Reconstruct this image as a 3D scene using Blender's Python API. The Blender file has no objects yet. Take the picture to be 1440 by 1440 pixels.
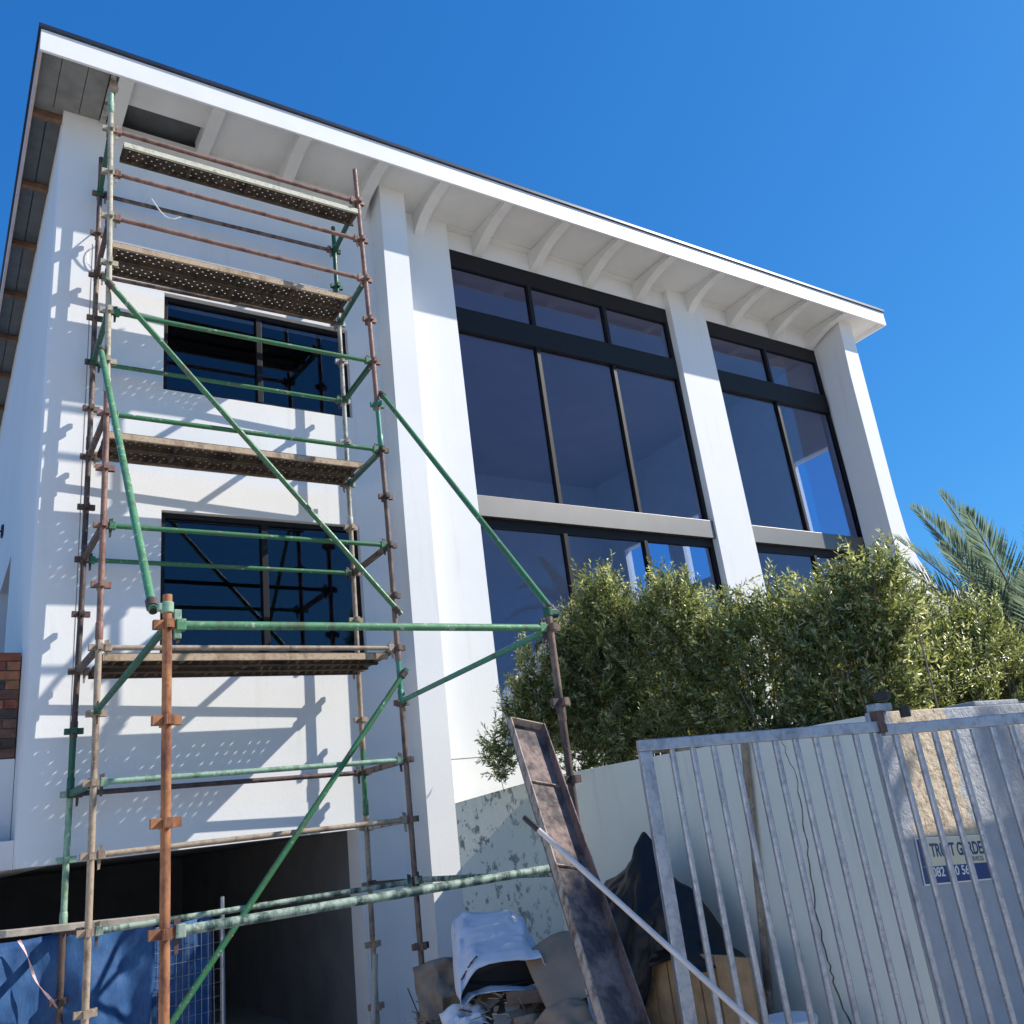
import bpy, bmesh, math, random
import numpy as np
from mathutils import Vector, Matrix, noise

random.seed(7); rng = np.random.default_rng(7)
SC = bpy.context.scene
COL = SC.collection

# ------------------------------------------------------------------ camera, sky, sun, exposure
cd = bpy.data.cameras.new('camera'); cam = bpy.data.objects.new('camera', cd); COL.objects.link(cam)
cd.sensor_width = 36.0; cd.sensor_fit = 'HORIZONTAL'; cd.lens = 30.9946; cd.clip_start = 0.05; cd.clip_end = 3000
cx, cy, cz = (0.83792, -0.53255, -0.11950), (-0.08467, -0.34313, 0.93546), (-0.53918, -0.77373, -0.33261)
cam.matrix_world = Matrix(((cx[0], cy[0], cz[0], -1.0581), (cx[1], cy[1], cz[1], -7.2123), (cx[2], cy[2], cz[2], 0.8306), (0, 0, 0, 1)))
SC.camera = cam

SUN = Vector((2.0, -1.0, 1.75)).normalized()          # direction towards the sun
el = math.asin(SUN.z); az = math.atan2(SUN.x, SUN.y)
w = bpy.data.worlds.new('World'); SC.world = w; w.use_nodes = True
nt = w.node_tree; nt.nodes.clear()
sky = nt.nodes.new('ShaderNodeTexSky'); sky.sky_type = 'NISHITA'; sky.sun_disc = False
sky.sun_elevation = el; sky.sun_rotation = az
sky.altitude = 0; sky.air_density = 1.0; sky.dust_density = 0.35; sky.ozone_density = 3.5
bg = nt.nodes.new('ShaderNodeBackground'); bg.inputs['Strength'].default_value = 0.10
wo = nt.nodes.new('ShaderNodeOutputWorld')
# camera-like colour response of the clear blue sky (same everywhere in the dome)
sp = nt.nodes.new('ShaderNodeSeparateColor'); cb_ = nt.nodes.new('ShaderNodeCombineColor'); nt.links.new(sky.outputs[0], sp.inputs[0])
for ch, (a_, p_) in enumerate(((.25, 1.0), (.57, .69), (.95, .5))):
    m1 = nt.nodes.new('ShaderNodeMath'); m1.operation = 'POWER'; m1.inputs[1].default_value = p_; nt.links.new(sp.outputs[ch], m1.inputs[0])
    m2 = nt.nodes.new('ShaderNodeMath'); m2.operation = 'MULTIPLY'; m2.inputs[1].default_value = a_ * .1464 ** (p_ - 1); nt.links.new(m1.outputs[0], m2.inputs[0])
    nt.links.new(m2.outputs[0], cb_.inputs[ch])
nt.links.new(cb_.outputs[0], bg.inputs[0]); nt.links.new(bg.outputs[0], wo.inputs[0])
sl = bpy.data.lights.new('sun', 'SUN'); sl.energy = 4.6; sl.angle = math.radians(0.53); sl.color = (1.0, 0.94, 0.84)
so = bpy.data.objects.new('sun', sl); COL.objects.link(so)
so.rotation_euler = SUN.to_track_quat('Z', 'Y').to_euler(); so.location = (20, -10, 20)
SC.view_settings.view_transform = 'Standard'; SC.view_settings.look = 'None'
SC.view_settings.exposure = 0.55; SC.view_settings.gamma = 1.0; SC.view_settings.use_curve_mapping = False
SC.cycles.use_denoising = True
SC.cycles.max_bounces = 8; SC.cycles.transparent_max_bounces = 24

# ------------------------------------------------------------------ node helpers
def newmat(name):
    m = bpy.data.materials.new(name); m.use_nodes = True
    return m, m.node_tree.nodes, m.node_tree.links, m.node_tree.nodes['Principled BSDF']

def pos_node(N):
    return N.new('ShaderNodeNewGeometry').outputs['Position']

def noise_node(N, L, scale, detail=4, rough=.55, stretch=None, src=None):
    n = N.new('ShaderNodeTexNoise'); n.inputs['Scale'].default_value = scale
    n.inputs['Detail'].default_value = detail; n.inputs['Roughness'].default_value = rough
    p = src if src is not None else pos_node(N)
    if stretch:
        mp = N.new('ShaderNodeMapping'); mp.inputs['Scale'].default_value = stretch
        L.new(p, mp.inputs['Vector']); p = mp.outputs[0]
    L.new(p, n.inputs['Vector']); return n.outputs['Fac']

def ramp(N, L, fac, stops):
    r = N.new('ShaderNodeValToRGB'); L.new(fac, r.inputs[0])
    e = r.color_ramp.elements
    while len(e) < len(stops): e.new(0.5)
    for k, (p, c) in enumerate(stops):
        e[k].position = p; e[k].color = (c[0], c[1], c[2], 1) if isinstance(c, tuple) else (c, c, c, 1)
    return r.outputs[0]

def mix(N, L, fac, a, b, mode='MIX'):
    m = N.new('ShaderNodeMix'); m.data_type = 'RGBA'; m.blend_type = mode
    for sock, v in ((0, fac), (6, a), (7, b)):
        if hasattr(v, 'is_linked') or hasattr(v, 'links'): L.new(v, m.inputs[sock])
        elif isinstance(v, tuple): m.inputs[sock].default_value = (v[0], v[1], v[2], 1)
        else: m.inputs[sock].default_value = v
    return m.outputs[2]

def bump(N, L, h, bsdf, strength=.3, dist=.01):
    b = N.new('ShaderNodeBump'); b.inputs['Strength'].default_value = strength; b.inputs['Distance'].default_value = dist
    L.new(h, b.inputs['Height']); L.new(b.outputs[0], bsdf.inputs['Normal'])

def simple(name, c, rough=.6, metal=0., var=.12, scale=3., bs=0., bscale=60., spec=None):
    m, N, L, B = newmat(name)
    n = noise_node(N, L, scale)
    lo = tuple(x * (1 - var) for x in c); hi = tuple(min(1, x * (1 + var)) for x in c)
    L.new(ramp(N, L, n, [(.3, lo), (.7, hi)]), B.inputs['Base Color'])
    B.inputs['Roughness'].default_value = rough; B.inputs['Metallic'].default_value = metal
    if spec is not None: B.inputs['Specular IOR Level'].default_value = spec
    if bs: bump(N, L, noise_node(N, L, bscale), B, bs)
    return m

def plaster(name, c, dirt=(.55, .53, .48), amount=.32, bs=.2):
    m, N, L, B = newmat(name)
    big = noise_node(N, L, .9, 5, .6); fine = noise_node(N, L, 14, 5, .6)
    streak = noise_node(N, L, 1.0, 5, .65, (7, 7, .5))
    base = mix(N, L, ramp(N, L, big, [(.35, 0.), (.7, .8)]), c, tuple(x * .93 for x in c))
    base = mix(N, L, ramp(N, L, streak, [(.58, 0.), (.8, amount)]), base, dirt)
    base = mix(N, L, ramp(N, L, fine, [(.62, 0.), (.8, .12)]), base, tuple(x * .8 for x in c))
    L.new(base, B.inputs['Base Color']); B.inputs['Roughness'].default_value = .75
    B.inputs['Specular IOR Level'].default_value = .3
    bump(N, L, noise_node(N, L, 45, 6, .6), B, bs, .006)
    return m

def tube_mat(name, paint, rust, cover, rough=.5, metal=0., splash=.0, scale=9.):
    """painted steel, rust showing through by cover 0..1, cement splashes"""
    m, N, L, B = newmat(name)
    n1 = noise_node(N, L, scale, 6, .62, (1, 1, .45)); n2 = noise_node(N, L, 34, 4, .6)
    c = mix(N, L, ramp(N, L, n1, [(cover - .09, 0.), (cover + .07, 1.)]), rust, paint)
    c = mix(N, L, ramp(N, L, n2, [(.5, 0.), (.75, .5)]), c, tuple(x * .55 for x in rust))
    if splash:
        n3 = noise_node(N, L, 22, 5, .7)
        c = mix(N, L, ramp(N, L, n3, [(.66 - splash, 0.), (.72 - splash, .85)]), c, (.50, .47, .41))
    L.new(c, B.inputs['Base Color']); B.inputs['Metallic'].default_value = metal
    L.new(ramp(N, L, n2, [(.3, rough - .12), (.7, rough + .2)]), B.inputs['Roughness'])
    bump(N, L, n2, B, .25, .003)
    return m

M = {}
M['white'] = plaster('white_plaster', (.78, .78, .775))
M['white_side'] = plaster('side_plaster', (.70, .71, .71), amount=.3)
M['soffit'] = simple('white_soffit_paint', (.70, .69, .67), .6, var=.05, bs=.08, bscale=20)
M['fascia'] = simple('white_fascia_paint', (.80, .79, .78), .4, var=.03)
M['pinkish'] = simple('primed_bargeboard', (.55, .45, .43), .6, var=.1)
M['fibre'] = simple('grey_fibre_cement', (.22, .22, .21), .8, var=.2, scale=5, bs=.1)
M['sheet'] = simple('roof_sheeting', (.10, .11, .115), .55, var=.2, scale=6)
M['roof'] = simple('dark_roof_metal', (.035, .04, .06), .35, .4, var=.2)
M['purlin'] = simple('raw_purlin_timber', (.16, .09, .055), .8, var=.35, scale=8, bs=.2)
M['charcoal'] = simple('charcoal_powder_coat', (.014, .013, .015), .5, .0, var=.06, spec=.2)
M['spandrel'] = simple('brushed_charcoal_cladding', (.19, .18, .17), .43, 1.0, var=.04)
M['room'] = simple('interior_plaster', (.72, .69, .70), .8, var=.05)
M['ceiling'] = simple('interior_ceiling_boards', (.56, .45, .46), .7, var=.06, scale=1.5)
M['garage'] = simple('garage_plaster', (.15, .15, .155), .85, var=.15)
M['jamb'] = simple('white_jamb', (.75, .75, .74), .5, var=.03)
M['concrete'] = simple('ground_concrete', (.46, .41, .34), .9, var=.15, scale=2, bs=.3, bscale=30)
M['black'] = simple('black_sheeting', (.008, .008, .010), .5, var=.3, spec=.35, bs=.2, bscale=14)
M['sack'] = simple('woven_sack', (.64, .65, .70), .8, var=.07, scale=6, spec=.1, bs=.25, bscale=180)
M['card'] = simple('cardboard', (.30, .215, .15), .85, var=.2, scale=4, bs=.2, bscale=25)
M['paper'] = simple('brown_paper_bag', (.22, .175, .135), .85, var=.3, scale=8, bs=.4, bscale=20)
M['pine'] = simple('pine_slat', (.40, .25, .13), .7, var=.25, scale=9, bs=.2)
M['greywood'] = simple('weathered_plank', (.33, .29, .24), .85, var=.3, scale=11, bs=.3)
M['stem'] = simple('twig_bark', (.16, .12, .08), .85, var=.3, scale=20)
M['palewood'] = simple('pale_pole', (.62, .55, .50), .5, var=.12, scale=12)
M['cable'] = simple('white_cable', (.75, .75, .72), .4, var=.05)
M['darkrubber'] = simple('black_fitting', (.02, .02, .02), .5)
M['twine'] = simple('pink_tape', (.70, .45, .46), .5, var=.4, scale=14)
M['bucket'] = simple('white_plastic', (.65, .67, .72), .4, var=.05)
M['groove'] = simple('dark_joint', (.16, .16, .165), .9)
M['crack'] = simple('crack_filler', (.13, .12, .10), .95)
GREEN = (.04, .17, .068); PGREEN = (.24, .38, .27); RUST = (.20, .085, .045); BROWN = (.21, .135, .10); DK = (.05, .035, .032)
M['green'] = tube_mat('green_scaffold_paint', GREEN, (.10, .09, .055), .40, .42, splash=.05, scale=12)
M['pgreen'] = tube_mat('chalky_green_scaffold_paint', PGREEN, (.10, .17, .09), .42, .55, splash=.06)
M['dgreen'] = tube_mat('dark_green_scaffold_paint', (.018, .10, .055), (.06, .05, .03), .40, .45)
M['teal'] = tube_mat('teal_scaffold_paint', (.06, .24, .17), (.05, .12, .08), .38, .4)
M['mid'] = tube_mat('bright_green_scaffold_paint', (.085, .25, .12), (.08, .12, .06), .43, .5, splash=.07, scale=12)
M['rust'] = tube_mat('orange_rust', (.38, .16, .065), (.17, .065, .035), .5, .75)
M['rustpink'] = tube_mat('pink_rust', (.27, .15, .115), (.13, .06, .045), .46, .6)
M['tan'] = tube_mat('cement_stained_steel', (.36, .28, .20), (.17, .11, .08), .44, .7, splash=.04)
M['khaki'] = tube_mat('khaki_dusty_steel', (.42, .38, .29), (.17, .15, .10), .40, .7, splash=.08)
M['brown'] = tube_mat('brown_oxide_steel', BROWN, DK, .48, .6)
M['darkrust'] = tube_mat('dark_oxide_steel', (.10, .06, .05), (.035, .025, .024), .46, .6, splash=-.02)
M['white_grey'] = tube_mat('paint_splashed_steel', (.42, .41, .38), (.13, .11, .09), .46, .6, splash=.08)
M['mottled'] = tube_mat('mottled_green_cement', (.30, .38, .30), (.03, .07, .06), .50, .6, splash=.05, scale=16)
M['deck'] = tube_mat('shaded_board_deck', (.10, .072, .05), (.04, .03, .025), .46, .8, splash=-.05, scale=5)
M['lime'] = tube_mat('lime_washed_board', (.62, .60, .48), (.25, .20, .13), .34, .8)
M['board'] = tube_mat('sunlit_dusty_board', (.47, .36, .25), (.23, .14, .085), .42, .8, splash=.04, scale=5)
M['galv'] = tube_mat('galvanised_steel', (.36, .38, .42), (.25, .27, .31), .44, .36, metal=.55, scale=14)
M['beam'] = tube_mat('oxidised_channel', (.21, .145, .125), (.06, .045, .045), .5, .75, scale=9)
M['beam_edge'] = tube_mat('pale_scraped_edge', (.38, .31, .25), (.10, .07, .06), .45, .7, scale=22)

def m_glass(name, tint):
    m, N, L, B = newmat(name); N.remove(B); out = N['Material Output']
    g = N.new('ShaderNodeNewGeometry'); d = N.new('ShaderNodeVectorMath'); d.operation = 'DOT_PRODUCT'
    L.new(g.outputs['Normal'], d.inputs[0]); L.new(g.outputs['Incoming'], d.inputs[1])
    a = N.new('ShaderNodeMath'); a.operation = 'ABSOLUTE'; L.new(d.outputs['Value'], a.inputs[0])
    s = N.new('ShaderNodeMath'); s.operation = 'SUBTRACT'; s.inputs[0].default_value = 1; L.new(a.outputs[0], s.inputs[1])
    p = N.new('ShaderNodeMath'); p.operation = 'POWER'; L.new(s.outputs[0], p.inputs[0]); p.inputs[1].default_value = 4
    k = N.new('ShaderNodeMath'); k.operation = 'MULTIPLY_ADD'; L.new(p.outputs[0], k.inputs[0]); k.inputs[1].default_value = .85; k.inputs[2].default_value = .038
    t = N.new('ShaderNodeBsdfTransparent'); t.inputs[0].default_value = (*tint, 1)
    gl = N.new('ShaderNodeBsdfGlossy'); gl.inputs['Roughness'].default_value = 0.0; gl.inputs[0].default_value = (.92, .93, 1, 1)
    mx = N.new('ShaderNodeMixShader'); L.new(k.outputs[0], mx.inputs[0]); L.new(t.outputs[0], mx.inputs[1]); L.new(gl.outputs[0], mx.inputs[2])
    L.new(mx.outputs[0], out.inputs[0]); return m
M['clear'] = m_glass('clear_window_glass', (.95, .96, .98))
M['glass'] = m_glass('tinted_window_glass', (.66, .73, .86))

def m_leaf(name, a, b, c, rough=.42):
    m, N, L, B = newmat(name)
    at = N.new('ShaderNodeAttribute'); at.attribute_name = 'leafrand'
    col = ramp(N, L, at.outputs['Fac'], [(0., a), (.55, b), (1., c)])
    L.new(col, B.inputs['Base Color']); B.inputs['Roughness'].default_value = rough
    B.inputs['Specular IOR Level'].default_value = .5
    tr = N.new('ShaderNodeBsdfTranslucent'); L.new(mix(N, L, 1.0, col, (1.6, 1.5, 1.05), 'MULTIPLY'), tr.inputs[0])
    mx = N.new('ShaderNodeMixShader'); mx.inputs[0].default_value = .5
    L.new(B.outputs[0], mx.inputs[1]); L.new(tr.outputs[0], mx.inputs[2]); L.new(mx.outputs[0], N['Material Output'].inputs[0])
    return m
M['leaf'] = m_leaf('oleander_leaf', (.05, .08, .025), (.23, .27, .10), (.64, .67, .43), .26)
M['palm'] = m_leaf('palm_leaflet', (.06, .10, .09), (.13, .19, .17), (.27, .33, .28), .28)

def m_boundary():
    m, N, L, B = newmat('pale_green_wall_paint')
    p = pos_node(N); sx = N.new('ShaderNodeSeparateXYZ'); L.new(p, sx.inputs[0])
    big = noise_node(N, L, 1.3, 5); c = mix(N, L, ramp(N, L, big, [(.3, 0.), (.7, 1.)]), (.82, .82, .71), (.76, .77, .67))
    fl = noise_node(N, L, 13, 6, .68, (1, 1.3, .62)); near = N.new('ShaderNodeMapRange')
    near.inputs[1].default_value = .30; near.inputs[2].default_value = .62; near.inputs[3].default_value = 0; near.inputs[4].default_value = 1
    L.new(sx.outputs['Y'], near.inputs[0])
    f = ramp(N, L, fl, [(.54, 0.), (.60, .8)])
    mm = N.new('ShaderNodeMath'); mm.operation = 'MULTIPLY'; L.new(f, mm.inputs[0]); L.new(near.outputs[0], mm.inputs[1])
    c = mix(N, L, mm.outputs[0], c, (.10, .11, .105))  # dark flecks paint the shadows of lumps in grazing sun
    run = noise_node(N, L, 1, 5, .6, (5, 5, .45))
    c = mix(N, L, ramp(N, L, run, [(.55, 0.), (.8, .35)]), c, (.30, .32, .30))
    L.new(c, B.inputs['Base Color']); B.inputs['Roughness'].default_value = .8
    bump(N, L, noise_node(N, L, 30, 6), B, .15, .01); return m
M['boundary'] = m_boundary()

def m_street():
    m, N, L, B = newmat('patched_render_wall')
    p = pos_node(N); sx = N.new('ShaderNodeSeparateXYZ'); L.new(p, sx.inputs[0])
    wob = noise_node(N, L, 5, 5, .6)
    def band(out, lo, hi, soft):
        ad = N.new('ShaderNodeMath'); ad.operation = 'MULTIPLY_ADD'; L.new(wob, ad.inputs[0]); ad.inputs[1].default_value = .25; L.new(out, ad.inputs[2])
        a = N.new('ShaderNodeMapRange'); a.inputs[1].default_value = lo; a.inputs[2].default_value = lo + soft; L.new(ad.outputs[0], a.inputs[0])
        b = N.new('ShaderNodeMapRange'); b.inputs[1].default_value = hi; b.inputs[2].default_value = hi + soft; b.inputs[3].default_value = 1; b.inputs[4].default_value = 0; L.new(ad.outputs[0], b.inputs[0])
        q = N.new('ShaderNodeMath'); q.operation = 'MULTIPLY'; L.new(a.outputs[0], q.inputs[0]); L.new(b.outputs[0], q.inputs[1]); return q.outputs[0]
    bx = band(sx.outputs['X'], 3.87, 4.44, .03); bz = band(sx.outputs['Z'], .50, 3, .05)
    q = N.new('ShaderNodeMath'); q.operation = 'MULTIPLY'; L.new(bx, q.inputs[0]); L.new(bz, q.inputs[1])
    n = noise_node(N, L, 8, 5); grey = mix(N, L, ramp(N, L, n, [(.3, 0.), (.7, 1.)]), (.33, .345, .375), (.40, .415, .435))
    cream = mix(N, L, ramp(N, L, noise_node(N, L, 16, 6, .7), [(.50, 0.), (.66, 1.)]), (.60, .48, .34), (.27, .20, .14))
    L.new(mix(N, L, q.outputs[0], grey, cream), B.inputs['Base Color']); B.inputs['Roughness'].default_value = .85
    h = noise_node(N, L, 17, 7, .62); zm = N.new('ShaderNodeMapRange'); zm.inputs[1].default_value = .38; zm.inputs[2].default_value = .55
    zm.inputs[3].default_value = .05; L.new(sx.outputs['Z'], zm.inputs[0])
    hm = N.new('ShaderNodeMath'); hm.operation = 'MULTIPLY'; L.new(h, hm.inputs[0]); L.new(zm.outputs[0], hm.inputs[1])
    bump(N, L, hm.outputs[0], B, .8, .035); return m
M['street'] = m_street()

def m_net():
    m, N, L, B = newmat('blue_shade_net')
    n = noise_node(N, L, 5, 5); f = noise_node(N, L, 1, 3, .5, (160, 160, 12))
    c = mix(N, L, ramp(N, L, n, [(.3, 0.), (.7, 1.)]), (.018, .08, .24), (.05, .17, .40))
    c = mix(N, L, ramp(N, L, f, [(.4, 0.), (.7, .5)]), c, (.01, .04, .14))
    L.new(c, B.inputs['Base Color']); B.inputs['Roughness'].default_value = .7
    tr = N.new('ShaderNodeBsdfTranslucent'); L.new(c, tr.inputs[0])
    mx = N.new('ShaderNodeMixShader'); mx.inputs[0].default_value = .25
    L.new(B.outputs[0], mx.inputs[1]); L.new(tr.outputs[0], mx.inputs[2]); L.new(mx.outputs[0], N['Material Output'].inputs[0]); return m
M['net'] = m_net()
M['sign_cream'] = simple('sign_cream', (.66, .60, .42), .45, var=.05)
M['sign_blue'] = simple('sign_blue', (.015, .05, .17), .45, var=.05)
M['sign_white'] = simple('sign_white', (.75, .76, .74), .45, var=.03)
BRK = [simple('burnt_brick_%s' % n, c, .85, var=.35, scale=14, bs=.4, bscale=40) for n, c in (('red', (.22, .07, .04)), ('brown', (.14, .07, .05)), ('orange', (.30, .12, .06)), ('dark', (.06, .045, .04)))]

# ------------------------------------------------------------------ mesh helpers
def wloc(o):
    v = Vector((0, 0, 0))
    while o is not None: v += o.location; o = o.parent
    return v

class MB:
    def __init__(s): s.v = []; s.f = []
    def add(s, vs, fs):
        b = len(s.v); s.v += [tuple(v) for v in vs]; s.f += [tuple(b + i for i in f) for f in fs]; return s
    def box(s, x0, x1, y0, y1, z0, z1):
        return s.add([(x0, y0, z0), (x1, y0, z0), (x1, y1, z0), (x0, y1, z0), (x0, y0, z1), (x1, y0, z1), (x1, y1, z1), (x0, y1, z1)],
                     [(0, 3, 2, 1), (4, 5, 6, 7), (0, 1, 5, 4), (1, 2, 6, 5), (2, 3, 7, 6), (3, 0, 4, 7)])
    def beam(s, p0, p1, wdt, h, up=(0, 0, 1)):
        """box section from p0 to p1, wdt across, h along up"""
        p0 = Vector(p0); p1 = Vector(p1); d = (p1 - p0).normalized(); a = d.cross(Vector(up)).normalized(); b = a.cross(d).normalized()
        a *= wdt / 2; b *= h / 2; vs = []
        for p in (p0, p1): vs += [p - a - b, p + a - b, p + a + b, p - a + b]
        return s.add(vs, [(0, 1, 2, 3), (7, 6, 5, 4), (0, 4, 5, 1), (1, 5, 6, 2), (2, 6, 7, 3), (3, 7, 4, 0)])
    def tube(s, pts, r, n=12, caps=True, hollow=False):
        pts = [Vector(p) for p in pts]; rs = r if isinstance(r, (list, tuple)) else [r] * len(pts)
        d0 = (pts[1] - pts[0]).normalized(); ref = Vector((0, 0, 1)) if abs(d0.z) < .9 else Vector((1, 0, 0))
        a = d0.cross(ref).normalized(); vs = []
        for i, p in enumerate(pts):
            d = (pts[min(i + 1, len(pts) - 1)] - pts[max(i - 1, 0)]).normalized()
            a = (a - d * a.dot(d)).normalized(); b = d.cross(a)
            vs += [p + (a * math.cos(2 * math.pi * k / n) + b * math.sin(2 * math.pi * k / n)) * rs[i] for k in range(n)]
        fs = []
        for i in range(len(pts) - 1):
            for k in range(n):
                k2 = (k + 1) % n; fs.append((i * n + k, i * n + k2, (i + 1) * n + k2, (i + 1) * n + k))
        if caps: fs.append(tuple(reversed(range(n)))); fs.append(tuple((len(pts) - 1) * n + k for k in range(n)))
        return s.add(vs, fs)
    def prism(s, poly, axis, a0, a1):
        """poly in the two other axes (order y,z for x; x,z for y; x,y for z)"""
        n = len(poly); vs = []
        for a in (a0, a1):
            for p, q in poly: vs.append((a, p, q) if axis == 'x' else (p, a, q) if axis == 'y' else (p, q, a))
        fs = [tuple(range(n)), tuple(reversed(range(n, 2 * n)))] + [(k, n + k, n + (k + 1) % n, (k + 1) % n) for k in range(n)]
        return s.add(vs, fs)
    def build(s, name, m, parent=None, smooth=False, bevel=0., label=None, fix=True, solid=0.):
        vs = np.array(s.v, dtype=float); c = (vs.min(0) + vs.max(0)) / 2
        me = bpy.data.meshes.new(name); me.from_pydata((vs - c).tolist(), [], s.f)
        if fix:
            bm = bmesh.new(); bm.from_mesh(me); bmesh.ops.recalc_face_normals(bm, faces=bm.faces); bm.to_mesh(me); bm.free()
        if smooth:
            me.polygons.foreach_set('use_smooth', [True] * len(me.polygons))
            if hasattr(me, 'set_sharp_from_angle'): me.set_sharp_from_angle(angle=math.radians(40))
        me.materials.append(M[m] if isinstance(m, str) else m)
        o = bpy.data.objects.new(name, me); COL.objects.link(o)
        o.parent = parent; o.location = Vector(c) - (wloc(parent) if parent else Vector((0, 0, 0)))
        if solid: md = o.modifiers.new('thick', 'SOLIDIFY'); md.thickness = solid; md.offset = 0
        if bevel: md = o.modifiers.new('bevel', 'BEVEL'); md.width = bevel; md.segments = 2; md.limit_method = 'ANGLE'
        if label: o['label'] = label
        return o

def tag(o, label=None, cat=None, group=None, kind=None):
    if label: o['label'] = label
    if cat: o['category'] = cat
    if group: o['group'] = group
    if kind: o['kind'] = kind
    return o
def thing(name, label, cat, loc=(0, 0, 0), group=None):
    o = bpy.data.objects.new(name, None); COL.objects.link(o); o.location = loc; o.empty_display_size = .2
    return tag(o, label, cat, group)
def inst(src, name, loc, parent, rot=(0, 0, 0)):
    o = bpy.data.objects.new(name, src.data if hasattr(src, 'data') else src); COL.objects.link(o)
    o.parent = parent; o.location = Vector(loc) - (wloc(parent) if parent else Vector((0, 0, 0))); o.rotation_euler = rot
    return o

G = -0.85                                            # ground level
W = 1.10                                             # facade plane

# ------------------------------------------------------------------ ground
tag(MB().box(-400, 400, -400, 400, G - .3, G).build('ground', 'concrete'), kind='structure')

# ------------------------------------------------------------------ the house
house = thing('house', 'white double-volume house under construction with wide overhanging eave and tall dark windows', 'house', (0, 6, G))

def wall_holes(mb, axis, a0, a1, b0, b1, holes, t0, t1):
    """wall in the (a, z) plane between t0 and t1, axis 'y' = wall faces y; holes (a0,a1,b0,b1)"""
    A = sorted({a0, a1} | {v for h in holes for v in h[:2]}); Z = sorted({b0, b1} | {v for h in holes for v in h[2:]})
    def solid(i, j):
        if i < 0 or j < 0 or i >= len(A) - 1 or j >= len(Z) - 1: return False
        ca, cz_ = (A[i] + A[i + 1]) / 2, (Z[j] + Z[j + 1]) / 2
        return not any(h[0] < ca < h[1] and h[2] < cz_ < h[3] for h in holes)
    def P(a, t, z): return (a, t, z) if axis == 'y' else (t, a, z)
    for i in range(len(A) - 1):
        for j in range(len(Z) - 1):
            if not solid(i, j): continue
            x0, x1, z0, z1 = A[i], A[i + 1], Z[j], Z[j + 1]
            mb.add([P(x0, t0, z0), P(x1, t0, z0), P(x1, t0, z1), P(x0, t0, z1)], [(0, 1, 2, 3)])
            mb.add([P(x0, t1, z0), P(x1, t1, z0), P(x1, t1, z1), P(x0, t1, z1)], [(3, 2, 1, 0)])
            for di, dj, e in ((-1, 0, ((x0, z0), (x0, z1))), (1, 0, ((x1, z0), (x1, z1))), (0, -1, ((x0, z0), (x1, z0))), (0, 1, ((x0, z1), (x1, z1)))):
                if not solid(i + di, j + dj):
                    (p, q), (r, s_) = e; mb.add([P(p, t0, q), P(p, t1, q), P(r, t1, s_), P(r, t0, s_)], [(0, 1, 2, 3)])
    return mb

WT = 1.38                                            # back of the front wall
W1 = (.68, 2.72, 5.36, 6.50); W2 = (.68, 2.71, 2.66, 4.06)
B1 = (4.26, 8.24, 1.55, 8.19); B2 = (9.01, 11.85, 1.55, 8.20)
fw = wall_holes(MB(), 'y', -.36, 12.3, G, 8.52, [(-.36, 2.5, G, .975), W1, W2, (*B1[:3], 8.499), (*B2[:3], 8.499)], W, WT)
for q in (B1, B2): MB().box(q[0] + .002, q[1] - .002, 1.205, WT - .002, q[3] + .003, 8.498).build('lintel', 'white', house)
bm = bmesh.new()
o = fw.build('front_wall', 'white', house)
o.data.validate()
bm = bmesh.new(); bm.from_mesh(o.data); bmesh.ops.remove_doubles(bm, verts=bm.verts, dist=1e-4); bmesh.ops.recalc_face_normals(bm, faces=bm.faces); bm.to_mesh(o.data); bm.free()
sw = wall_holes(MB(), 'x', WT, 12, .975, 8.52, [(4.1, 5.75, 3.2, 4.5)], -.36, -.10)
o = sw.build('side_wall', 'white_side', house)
# piers
def pier(poly_f, poly_b, name='pier'):
    vs = list(poly_f) + list(poly_b); n = len(poly_f)
    fs = [tuple(range(n)), tuple(reversed(range(n, 2 * n)))] + [(k, n + k, n + (k + 1) % n, (k + 1) % n) for k in range(n)]
    return MB().add(vs, fs).build(name, 'white', house)
pier([(3.07, .79, G), (3.375, .79, G), (3.48, .79, 8.5), (3.14, .79, 8.5)], [(3.07, 1.12, G), (3.375, 1.12, G), (3.48, 1.12, 8.5), (3.14, 1.12, 8.5)])
pp = [(11.66, G), (13.4, G), (13.2, 2.6), (12.72, 3.4), (12.45, 3.8), (12.22, 4.1), (12.11, 4.55), (12.10, 5.2), (12.13, 6.2), (12.21, 8.52), (11.87, 8.52), (11.78, 7.4), (11.70, 4.6)]
pier([(x, .6, z) for x, z in pp], [(x, 1.12, z) for x, z in pp])
# control joints scored in the render
jt = MB().box(-.025, -.019, W - .002, W + .01, 1.0, 6.9).build('control_joint', 'groove', house)
jt = MB().box(3.42, 4.26, W - .002, W + .01, 1.545, 1.552).build('control_joint', 'groove', house)

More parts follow.
